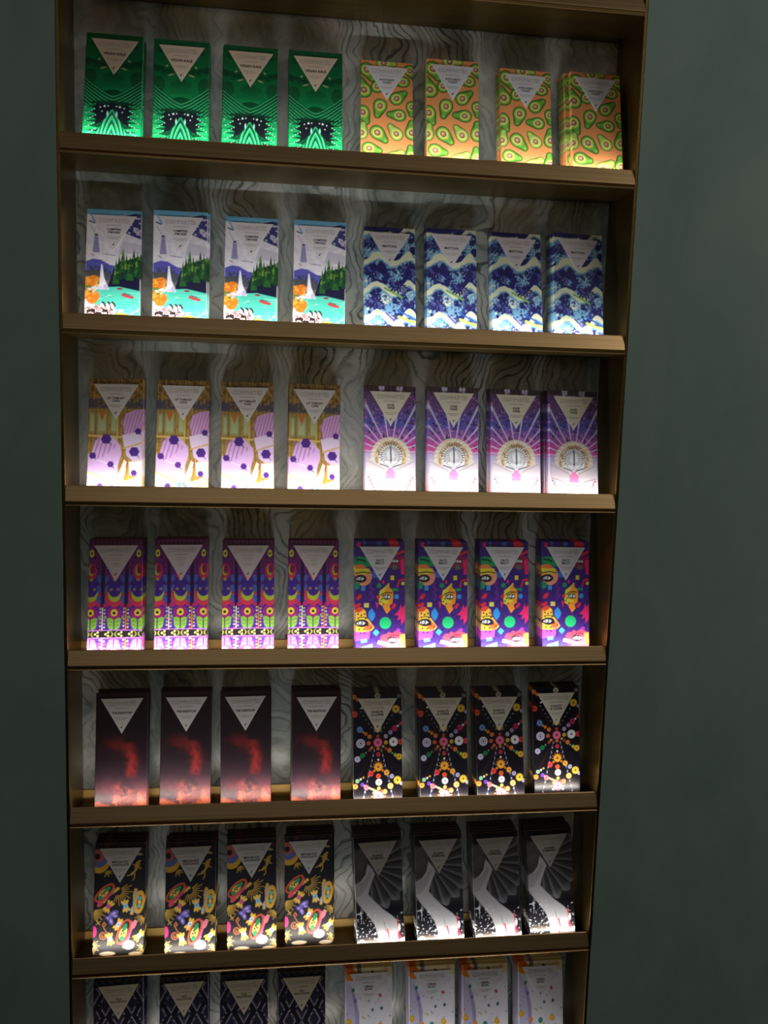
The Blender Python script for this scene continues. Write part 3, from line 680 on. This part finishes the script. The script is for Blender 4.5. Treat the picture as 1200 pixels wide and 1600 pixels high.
def art_cereal(A):
    A.c[:] = lin((228, 226, 234))
    A.put(sm(A.noise(12, 97, 3), .5, .7), (212, 208, 224), .8)
    A.poly([(0, 10), (6, 22), (11, 36), (12.5, 50), (11, 70), (8, 105), (0, 105)], (196, 190, 220)); A.poly([(4, 14), (9.5, 26), (13, 42), (13, 60), (11, 76), (10, 60), (9, 40)], (150, 140, 188), .8)
    A.put(sm(A.y, 9.5, 8.5), (222, 206, 160)); A.ell(5, 6, 6.5, 5.5, (226, 140, 44)); A.ell(3, 2, 5, 3.4, (206, 96, 44)); A.box(13, 4, 2, 4.4, (120, 104, 126)); A.ell(26, 4, 1.8, 1, (40, 70, 60), .6); A.ell(29, 9.5, 1.9, 1.3, (196, 176, 70), .2); A.ell(19, 8.4, 2, 1, (112, 120, 166)); A.ell(37, 6, 3, 1.6, (240, 226, 190)); A.ell(39, 1.5, 2.4, 1.2, (226, 160, 110))
    rs = random.Random(12)
    C = ((226, 170, 46), (232, 140, 50), (46, 130, 104), (66, 128, 196), (200, 70, 96), (206, 190, 60), (120, 96, 180), (54, 96, 90))
    for x, y, r, k in ((2.6, 49, 2.6, 0), (12, 55, 2.1, 1), (22, 56, 2.2, 2), (34, 54, 2.6, 0), (34, 65, 2.3, 3), (25, 59.5, 1.2, 5), (33.5, 26, 1.5, 4), (35, 38, 1.4, 7), (7, 20, 1.6, 2), (9, 30, 1.5, 6), (26, 39, 1.2, 7), (37, 61, 1, 2), (5, 68, 1.9, 5), (20, 70, 2.4, 4), (28, 78, 2.4, 0), (10, 84, 2.4, 3), (38, 84, 2.6, 1), (20, 92, 2.6, 5), (5, 96, 2, 4), (31, 97, 2.3, 2), (18, 46, 1, 5)):
        A.ell(x, y, r, r * 1.25, C[k], rs.uniform(-.6, .6)); A.ell(x - .3, y - .3, r * .45, r * .6, tuple(min(255, v + 30) for v in C[k]), .3, .7)
    for k in range(46):
        A.disc(rs.uniform(0, 45), rs.uniform(12, 103), rs.uniform(.35, .75), C[rs.randrange(8)])

# ------------------------------------------------- the wrapper mesh of a bar
def wrapper_mesh(name, art, nx, ny, mat):
    A = Art(nx, ny)
    art(A)
    c = np.clip(A.c, 0, 1)
    b = 0.0006
    gx, gz = np.meshgrid(np.linspace(-BW / 2 + b, BW / 2 - b, nx + 1), np.linspace(b, BH - b, ny + 1))
    front = np.stack([gx, np.zeros_like(gx), gz], -1).reshape(-1, 3)
    idx = np.arange((nx + 1) * (ny + 1)).reshape(ny + 1, nx + 1)
    quads = np.stack([idx[:-1, :-1], idx[:-1, 1:], idx[1:, 1:], idx[1:, :-1]], -1).reshape(-1, 4)
    loop = np.concatenate([idx[0, :-1], idx[:-1, -1], idx[-1, :0:-1], idx[:0:-1, 0]])
    cf = c.reshape(-1, 3)
    base = front[loop]
    cx, cz = np.array([0, BH / 2]), None
    def ringv(grow, y):
        r = base.copy()
        r[:, 0] = r[:, 0] * (BW / 2 - b + grow) / (BW / 2 - b)
        r[:, 2] = BH / 2 + (r[:, 2] - BH / 2) * (BH / 2 - b + grow) / (BH / 2 - b)
        r[:, 1] = y
        return r
    rings = [ringv(b, b), ringv(b, BT * .5), ringv(b, BT - b), ringv(0, BT)]
    verts = np.concatenate([front] + rings)
    cols = np.concatenate([cf] + [cf[loop]] * 4)
    n = len(loop)
    prev = loop
    faces = [tuple(q) for q in quads.tolist()]
    for k in range(4):
        cur = np.arange(n) + len(front) + k * n
        p2, c2 = np.roll(prev, -1), np.roll(cur, -1)
        faces += [tuple(t) for t in np.stack([prev, cur, c2, p2], -1).tolist()]
        prev = cur
    faces.append(tuple(prev.tolist()))
    me = bpy.data.meshes.new(name)
    me.from_pydata(verts.tolist(), [], faces)
    at = me.color_attributes.new('print', 'FLOAT_COLOR', 'POINT')
    at.data.foreach_set('color', np.concatenate([cols, np.ones((len(cols), 1))], 1).astype(np.float32).ravel())
    me.materials.append(mat)
    me.update()
    return me

# ------------------------------------------------------------ triangle label
def text_geo(s, wire=False, bold=0.0):
    cu = bpy.data.curves.new('t', 'FONT')
    cu.body = s
    cu.align_x = 'CENTER'
    cu.resolution_u = 2
    cu.offset = bold
    if wire:
        cu.fill_mode = 'NONE'
        cu.bevel_depth = 0.014
        cu.bevel_resolution = 0
        cu.space_character = 1.06
    o = bpy.data.objects.new('t', cu)
    COL.objects.link(o)
    bpy.context.view_layer.update()
    me = bpy.data.meshes.new_from_object(o.evaluated_get(bpy.context.evaluated_depsgraph_get()))
    v = np.array([p.co[:] for p in me.vertices])
    f = [tuple(p.vertices) for p in me.polygons]
    bpy.data.objects.remove(o)
    bpy.data.curves.remove(cu)
    bpy.data.meshes.remove(me)
    return v, f

U = BW / 45.0
def label_mesh(name, lines, size, paper, ink, faint, rows=None):
    V, F, M = [], [], []
    def add(v, f, m):
        o = len(V)
        V.extend([tuple(p) for p in v])
        F.extend([tuple(o + i for i in q) for q in f])
        M.extend([m] * len(f))
    P = lambda x, y, d: ((x - 22.5) * U, d, BH - y * U)
    t, bk = -0.0004, 0.00001
    tri = [(4.0, 5.2), (41.0, 5.2), (22.5, 36.2)]
    add([P(x, y, t) for x, y in tri] + [P(x, y, bk) for x, y in tri], [(0, 2, 1), (0, 1, 4, 3), (1, 2, 5, 4), (2, 0, 3, 5)], 0)
    def text(s, y, cap, maxw, m, wire=False, bold=0.0):
        v, f = text_geo(s, wire, bold)
        h = 0.73
        k = cap / h
        w = (v[:, 0].max() - v[:, 0].min()) * k
        kx = k * min(1.0, maxw / w)
        mid = (v[:, 0].max() + v[:, 0].min()) / 2
        pts = [P(22.5 + (p[0] - mid) * kx, y - p[1] * k, t - 0.00005 - (p[2] * k * U * .2 if wire else 0)) for p in v]
        add(pts, [q[::-1] for q in f] if False else f, m)
    text('COMPART\u00c9S', 11.6, 3.7, 25.0, 2, wire=True)
    def dashes(y, w, hh, n):
        for k in range(n):
            x0 = 22.5 - w / 2 + w * k / n
            x1 = x0 + w / n * 0.68
            add([P(x0, y, t - .00005), P(x1, y, t - .00005), P(x1, y - hh, t - .00005), P(x0, y - hh, t - .00005)], [(0, 1, 2, 3)], 2)
    dashes(14.2, 12.5, .55, 22)
    y = 18.9 if len(lines) < 2 else 18.4
    for s in lines:
        text(s, y, size * 1.12, 17.5 if len(lines) < 2 else 14.5, 1, bold=0.03)
        y += size * 1.5
    if rows:
        for yy, w in rows:
            dashes(yy, w, .5, int(w * 1.6))
    else:
        dashes(y + 1.0, 11.5, .5, 20)
        dashes(y + 2.4, 7.5, .5, 13)
    # little bird mark near the point
    add([P(21.3, 31.2, t - .00005), P(22.3, 30.3, t - .00005), P(23.9, 28.6, t - .00005), P(22.6, 30.9, t - .00005), P(22.2, 31.6, t - .00005)], [(0, 4, 3, 2, 1)], 1)
    add([P(21.8, 30.6, t - .00005), P(22.2, 29.6, t - .00005), P(22.7, 30.2, t - .00005)], [(0, 2, 1)], 1)
    me = bpy.data.meshes.new(name)
    me.from_pydata(V, [], F)
    for m in (paper, ink, faint):
        me.materials.append(m)
    me.polygons.foreach_set('material_index', M)
    me.update()
    return me

def paper(col, nm, metal=0.0, rough=0.45):
    return mat_plain('label_paper_' + nm, col, rough, metal)
INK = mat_plain('label_ink', (38, 34, 38), 0.5)
FAINT = mat_plain('label_fine_print', (150, 142, 138), 0.4)

# design: key, art, glossy, label lines, cap height, paper colour, words, rows
DES = {
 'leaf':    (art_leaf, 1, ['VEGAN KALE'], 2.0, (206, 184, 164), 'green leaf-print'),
 'avocado': (art_avocado, 1, ['AVOCADO', 'TOAST'], 1.7, (212, 210, 216), 'orange avocado-print'),
 'lake':    (art_lake, 1, ['CAMPFIRE', "S'MORES"], 1.7, (222, 216, 220), 'mountain-lake-print'),
 'swell':   (art_swell, 1, ['MATCHA'], 2.0, (206, 200, 206), 'blue and cream brush-print'),
 'cake':    (art_cake, 0, ['LET THEM EAT', 'CAKE'], 1.6, (208, 200, 196), 'lilac cake-print'),
 'shell':   (art_shell, 1, ['ROS\u00c9', 'WINE'], 1.7, (226, 220, 198), 'purple shell-print'),
 'folk':    (art_folk, 0, [], 1.0, (196, 184, 184), 'purple folk-print'),
 'pop':     (art_pop, 0, ['SALTY', 'MALTY'], 1.7, (206, 204, 210), 'violet pop-eye-print'),
 'smoke':   (art_smoke, 0, ['THE NIGHTCAP'], 1.9, (204, 196, 192), 'dark red smoke-print'),
 'donuts':  (art_donuts, 1, ['DONUTS', '& COFFEE'], 1.7, (218, 212, 194), 'black donut-print'),
 'fiesta':  (art_fiesta, 0, ['MEXICAN HOT', 'CHOCOLATE'], 1.7, (186, 182, 178), 'black fiesta-print'),
 'dancer':  (art_dancer, 1, ['BLONDE', 'BOMBSHELL'], 1.6, (170, 166, 158), 'black-and-white leg-print'),
 'scales':  (art_scales, 1, ['OLD', 'HOLLYWOOD'], 1.6, (186, 176, 152), 'dark scale-print'),
 'cereal':  (art_cereal, 1, ['CEREAL', 'BOWL'], 1.7, (224, 222, 228), 'white cereal-print'),
}
ROWS = [('leaf', 'avocado'), ('lake', 'swell'), ('cake', 'shell'), ('folk', 'pop'), ('smoke', 'donuts'), ('fiesta', 'dancer'), ('scales', 'cereal')]
# per stack: count, x, y of the foremost bar, backward lean, roll
ST = [(4, -0.3372, 0.0124, 16.2, 0.0), (3, -0.2477, 0.0330, 12.2, 0.1), (3, -0.1527, 0.0299, 13.4, -0.1), (3, -0.0599, 0.0308, 13.1, 0.3), (2, 0.0426, 0.0317, 15.9, -0.1), (4, 0.1367, 0.0237, 12.3, -0.1), (3, 0.2467, 0.024, 15.4, -0.6), (4, 0.3499, 0.0124, 16.2, -0.8),
 (2, -0.342, 0.0392, 13.4, 0.4), (3, -0.2486, 0.0387, 10.4, 0.3), (2, -0.1493, 0.0413, 12.7, -0.2), (2, -0.0502, 0.0427, 12.2, -0.4), (2, 0.0533, 0.0275, 17.4, -0.3), (2, 0.147, 0.0369, 14.1, -0.4), (3, 0.2427, 0.0188, 17.2, -0.8), (4, 0.3349, 0.0155, 15.4, -1.3),
 (3, -0.3375, 0.0214, 16.3, 1.0), (2, -0.2453, 0.037, 14.1, 0.1), (3, -0.1495, 0.0253, 14.9, 1.0), (3, -0.0536, 0.0272, 14.3, -0.3), (3, 0.0609, 0.0297, 13.4, -0.3), (4, 0.1565, 0.0262, 11.5, -0.1), (4, 0.2523, 0.0223, 12.8, -0.7), (5, 0.3406, 0.0149, 12.2, -0.6),
 (4, -0.3389, 0.0159, 15.0, 0.7), (4, -0.2448, 0.0224, 12.8, 0.7), (3, -0.1473, 0.0252, 15.0, 0.5), (3, -0.0495, 0.0286, 13.8, 0.0), (4, 0.0518, 0.0213, 13.1, 0.3), (4, 0.1483, 0.0223, 12.8, -0.5), (4, 0.2469, 0.0263, 11.5, -0.2), (4, 0.3451, 0.0278, 10.9, -0.6),
 (3, -0.3338, 0.034, 12.0, 0.6), (3, -0.2397, 0.0398, 10.0, 0.0), (3, -0.1479, 0.0354, 11.5, 1.0), (4, -0.041, 0.0313, 9.7, 0.1), (4, 0.0539, 0.0143, 15.6, 0.1), (4, 0.1577, 0.0124, 16.2, 0.0), (4, 0.2484, 0.0124, 16.2, 0.0), (4, 0.3462, 0.0326, 9.3, 1.0),
 (4, -0.3389, 0.0301, 10.1, -0.4), (4, -0.2301, 0.0196, 13.7, 0.6), (4, -0.1359, 0.0253, 11.8, 0.9), (4, -0.0467, 0.0334, 9.0, 0.8), (5, 0.0657, 0.0125, 13.0, 2.3), (5, 0.1614, 0.0139, 12.5, 1.4), (5, 0.2554, 0.0124, 13.0, 1.7), (5, 0.347, 0.0195, 10.6, 2.1),
 (3, -0.3397, 0.0365, 11.1, 1.6), (3, -0.2399, 0.031, 13.0, 1.0), (3, -0.147, 0.0262, 14.6, 0.3), (3, -0.0549, 0.0252, 15.0, 0.2), (3, 0.0539, 0.0268, 14.4, 0.0), (4, 0.159, 0.0307, 10.0, 0.6), (4, 0.2468, 0.0218, 13.0, 0.0), (4, 0.3406, 0.0213, 13.1, -0.4)]
ZF = [0.0052, 0.0085, 0.0076, 0.0078, 0.0055, 0.0060, 0.0085]    # foot of the bars above each shelf's lower edge

# ------------------------------------------------------------------- cabinet
cab = bpy.data.objects.new('display_cabinet', None)
cab.location = (0, 0, 0)
COL.objects.link(cab)
tag(cab, 'tall brass display cabinet with grey marble back and lit shelves in the green wall', 'display cabinet')
Z0 = ZT - 7 * PITCH - 0.02
Z1 = ZT + 0.26

def boxv(x0, x1, y0, y1, z0, z1):
    v = [(x0, y0, z0), (x1, y0, z0), (x1, y1, z0), (x0, y1, z0), (x0, y0, z1), (x1, y0, z1), (x1, y1, z1), (x0, y1, z1)]
    f = [(0, 3, 2, 1), (4, 5, 6, 7), (0, 1, 5, 4), (1, 2, 6, 5), (2, 3, 7, 6), (3, 0, 4, 7)]
    return v, f

v, f = boxv(-HALF, HALF, DEPTH, DEPTH + .012, Z0, Z1)
mesh_obj('back_panel', v, f, MARBLE, cab)['label'] = 'polished grey-green veined marble back'
def side(s):
    x0, x1 = (HALF, HALF + .0045) if s > 0 else (-HALF - .0045, -HALF)
    v, f = boxv(x0, x1, .0025, DEPTH + .012, Z0, Z1)
    o = mesh_obj('side_panel', v, f, BRASS_D, cab)
    bv = o.modifiers.new('b', 'BEVEL'); bv.width = .0008; bv.segments = 2
    return o
side(-1); side(1)
for z in (Z0, Z1):
    v, f = boxv(-HALF - .0045, HALF + .0045, .0025, DEPTH + .012, z - .004, z)
    mesh_obj('end_panel', v, f, BRASS_D, cab)

def extrude_profile(name, prof, x0, x1, mat, parent, smooth=False):
    n = len(prof)
    V = [(x0, y, z) for y, z in prof] + [(x1, y, z) for y, z in prof]
    F = [(i, (i + 1) % n, n + (i + 1) % n, n + i) for i in range(n)] + [tuple(range(n))[::-1], tuple(range(n, 2 * n))]
    o = mesh_obj(name, V, F, mat, parent)
    if smooth:
        for p in o.data.polygons:
            p.use_smooth = len(p.vertices) == 4
    return o

LEDS = []
for k in range(0, 8):
    z = ZT - k * PITCH
    zf = ZF[k - 1] if k >= 1 else .0075
    top = zf - .0030
    v, f = boxv(-HALF + .0003, HALF - .0003, .0012, DEPTH - .0002, 0, max(.0018, top))
    sh = mesh_obj('shelf', v, f, BRASS_D, cab)
    sh.location = (0, 0, z)
    # front lip: leaning face, rounded lower edge, shadow groove, thin plate edge
    prof = [(.0070, .0280), (.0066, .0284), (.0060, .0280)]
    prof = [(.0086, .0274), (.0080, .0281), (.0072, .0281), (.0066, .0274)]
    for a in np.linspace(0, 1, 5):
        prof.append((.0066 + (.0006 - .0066) * (.55 + .45 * a), .0274 + (.0072 - .0274) * (.55 + .45 * a)))
    for a in np.linspace(0.2, 1.35, 6):
        prof.append((.0036 - .0032 * math.cos(a), .0072 - .0034 * math.sin(a)))
    prof += [(.0046, .0036), (.0046, .0016), (-.0002, .0016), (-.0006, .0010), (-.0002, .0002), (.0052, .0002), (.0052, .0060), (.0040, .0085)]
    extrude_profile('front_lip', prof, -HALF + .0002, HALF - .0002, BRASS, sh)
    r = [(DEPTH - .0060, zf - .003), (DEPTH - .0060, zf - .0005), (DEPTH - .0026, zf + .0096), (DEPTH - .0018, zf + .0102), (DEPTH - .0002, zf + .0102), (DEPTH - .0002, zf - .003)]
    extrude_profile('back_rail', r, -HALF + .0003, HALF - .0003, BRASS_R, sh)
    if k >= 1:
        # LED tape on the inside of the lip
        d = Vector((0, math.cos(math.radians(73)), math.sin(math.radians(73))))
        c = Vector((0, .0094, .0212))
        q = Vector((0, -d.z, d.y))
        p = [c + q * .0014, c - q * .0014, c - q * .0014 - d * .0008, c + q * .0014 - d * .0008]
        st = extrude_profile('light_strip', [(a.y, a.z) for a in p], -HALF + .004, HALF - .004, LED, sh)
        LEDS.append((z, c + d * .0006, d))

POW = [1.0, 1.1, 1.25, 1.15, 0.92, 0.72, 0.66]
for k, (z, c, d) in enumerate(LEDS):
    li = bpy.data.lights.new('shelf_led', 'AREA')
    li.shape = 'RECTANGLE'
    li.size = 2 * HALF - .02
    li.size_y = .0030
    li.color = (0.95, 0.98, 1.0)
    li.energy = 0.70 * POW[k]
    o = bpy.data.objects.new('shelf_led', li)
    zx = -d
    yx = zx.cross(Vector((1, 0, 0)))
    o.matrix_world = Matrix(((1, yx.x, zx.x, 0), (0, yx.y, zx.y, c.y), (0, yx.z, zx.z, z + c.z), (0, 0, 0, 1)))
    COL.objects.link(o)

# ------------------------------------------------------------ chocolate bars
ORD = ['first', 'second', 'third', 'fourth']
DEP = {2: ['frontmost', 'rearmost'], 3: ['frontmost', 'middle', 'rearmost'], 4: ['frontmost', 'second', 'third', 'rearmost'], 5: ['frontmost', 'second', 'third', 'fourth', 'rearmost']}
meshes = {}
for key, (art, gl, lines, cap, pc, words) in DES.items():
    m = PRINT_G if gl else PRINT
    pp = paper(pc, key, 0.0, 0.4)
    rows = [(16.8, 9), (18.6, 6.5), (21.4, 5), (23.0, 5)] if key == 'folk' else None
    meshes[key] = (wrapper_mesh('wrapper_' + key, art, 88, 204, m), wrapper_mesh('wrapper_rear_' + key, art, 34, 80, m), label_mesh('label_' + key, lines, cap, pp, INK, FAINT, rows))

proto = bpy.data.objects.new('chocolate_bar', meshes['leaf'][0])
plabel = bpy.data.objects.new('triangle_label', meshes['leaf'][2])
rs = random.Random(21)
first = True
for r in range(7):
    for s in range(8):
        n, x, y, th, ro = ST[r * 8 + s]
        key = ROWS[r][s // 4]
        words = DES[key][5]
        th, ro = math.radians(th), math.radians(ro)
        # lean until the rearmost bar just clears the marble
        while y + (n - 1) * (BT + .00018) / math.cos(th) + BT * math.cos(th) + BH * math.sin(th) > DEPTH - .0006:
            th -= .001
        # and its foot stands clear of the back rail
        foot = y + (n - 1) * (BT + .00018) / math.cos(th) + BT * math.cos(th) + .014 * math.sin(th)
        y -= max(0, foot - (DEPTH - .0064))
        z = ZT - (r + 1) * PITCH + ZF[r]
        for k in range(n):
            o = proto if first else proto.copy()
            o.data = meshes[key][0 if k == 0 else 1]
            COL.objects.link(o)
            dx = 0.0 if k == 0 else rs.uniform(-.0012, .0012)
            if (r, s) == (0, 7) and k > 0:
                dx = -.0062 - .0004 * k
            if (r, s) in ((0, 5), (1, 1)) and k > 0:
                dx = .0022
            if (r, s) == (5, 3) and k > 0:
                dx = .0022
            rk = ro if k == 0 else ro * rs.uniform(.5, 1.0)
            lift = BW / 2 * abs(math.sin(rk))
            step = (BT + .00018) / math.cos(th)
            o.matrix_world = Matrix.Translation((x + dx, y + k * step, z + lift)) @ Matrix.Rotation(-th, 4, 'X') @ Matrix.Rotation(-rk, 4, 'Y')
            tag(o, '%s chocolate bar of the %s %s stack from the left' % (DEP[n][k], ORD[s % 4], words), 'chocolate bar', words + ' chocolate bars')
            if k == 0:
                lb = plabel if first else plabel.copy()
                lb.data = meshes[key][2]
                lb.parent = o
                COL.objects.link(lb)
            first = False

# ------------------------------------------------------------------- setting
X0, X1, ZB, ZTOP, YW = -1.6, 1.7, 0.0, 2.9, .0020
e = HALF + .0047
V, F = [], []
def slab(x0, x1, z0, z1):
    o = len(V)
    v, f = boxv(x0, x1, YW, YW + .13, z0, z1)
    V.extend(v); F.extend([tuple(o + i for i in q) for q in f])
slab(X0, -e, ZB, ZTOP); slab(e, X1, ZB, ZTOP); slab(-e, e, ZB, Z0 - .0042); slab(-e, e, Z1 + .0002, ZTOP)
structure(mesh_obj('wall_back', V, F, PLASTER))
v, f = boxv(X0, X1, -3.2, YW + .13, -.05, 0)
structure(mesh_obj('floor', v, f, FLOORM))

# -------------------------------------------------------------------- lights
def area(name, loc, aim, sx, sy, watt, col):
    li = bpy.data.lights.new(name, 'AREA')
    li.shape = 'RECTANGLE'
    li.size, li.size_y, li.energy, li.color = sx, sy, watt, col
    o = bpy.data.objects.new(name, li)
    o.location = loc
    o.rotation_euler = (Vector(loc) - Vector(aim)).to_track_quat('Z', 'Y').to_euler()
    COL.objects.link(o)
# unseen area lights added: one washes the wall, one reflects in the lips
area('wall_wash_light', (2.0, -1.35, ZT + .8), (0.45, 0, 1.1), 0.9, 0.4, 8.8, (1.0, 0.95, 0.88))
area('lip_reflection_light', (0.1, -3.0, ZT + 0.60), (0, 0, 1.5), 2.2, 1.6, 3.7, (1.0, 0.93, 0.84))
w = bpy.data.worlds.new('world')
SC.world = w
w.use_nodes = True
w.node_tree.nodes['Background'].inputs[0].default_value = (0.9, 0.95, 1.0, 1)
w.node_tree.nodes['Background'].inputs[1].default_value = 0.012

# -------------------------------------------------------------------- camera
cd = bpy.data.cameras.new('camera')
cam = bpy.data.objects.new('camera', cd)
COL.objects.link(cam)
cd.sensor_fit = 'HORIZONTAL'
cd.sensor_width = 36.0
cd.lens = 1368.9 * 36.0 / 1200.0
cd.clip_start = .02
pit, roll, yaw = -0.1196, 0.0291, -0.1341
M = Matrix.Rotation(yaw, 4, 'Z') @ Matrix.Rotation(math.pi / 2 + pit, 4, 'X') @ Matrix.Rotation(roll, 4, 'Z')
cam.matrix_world = Matrix.Translation((-0.122, -1.2572, ZT - 0.5594)) @ M
SC.camera = cam

SC.view_settings.view_transform = 'Standard'
SC.view_settings.look = 'None'
SC.view_settings.gamma = 1.0
SC.view_settings.use_curve_mapping = False
SC.view_settings.exposure = 0.0
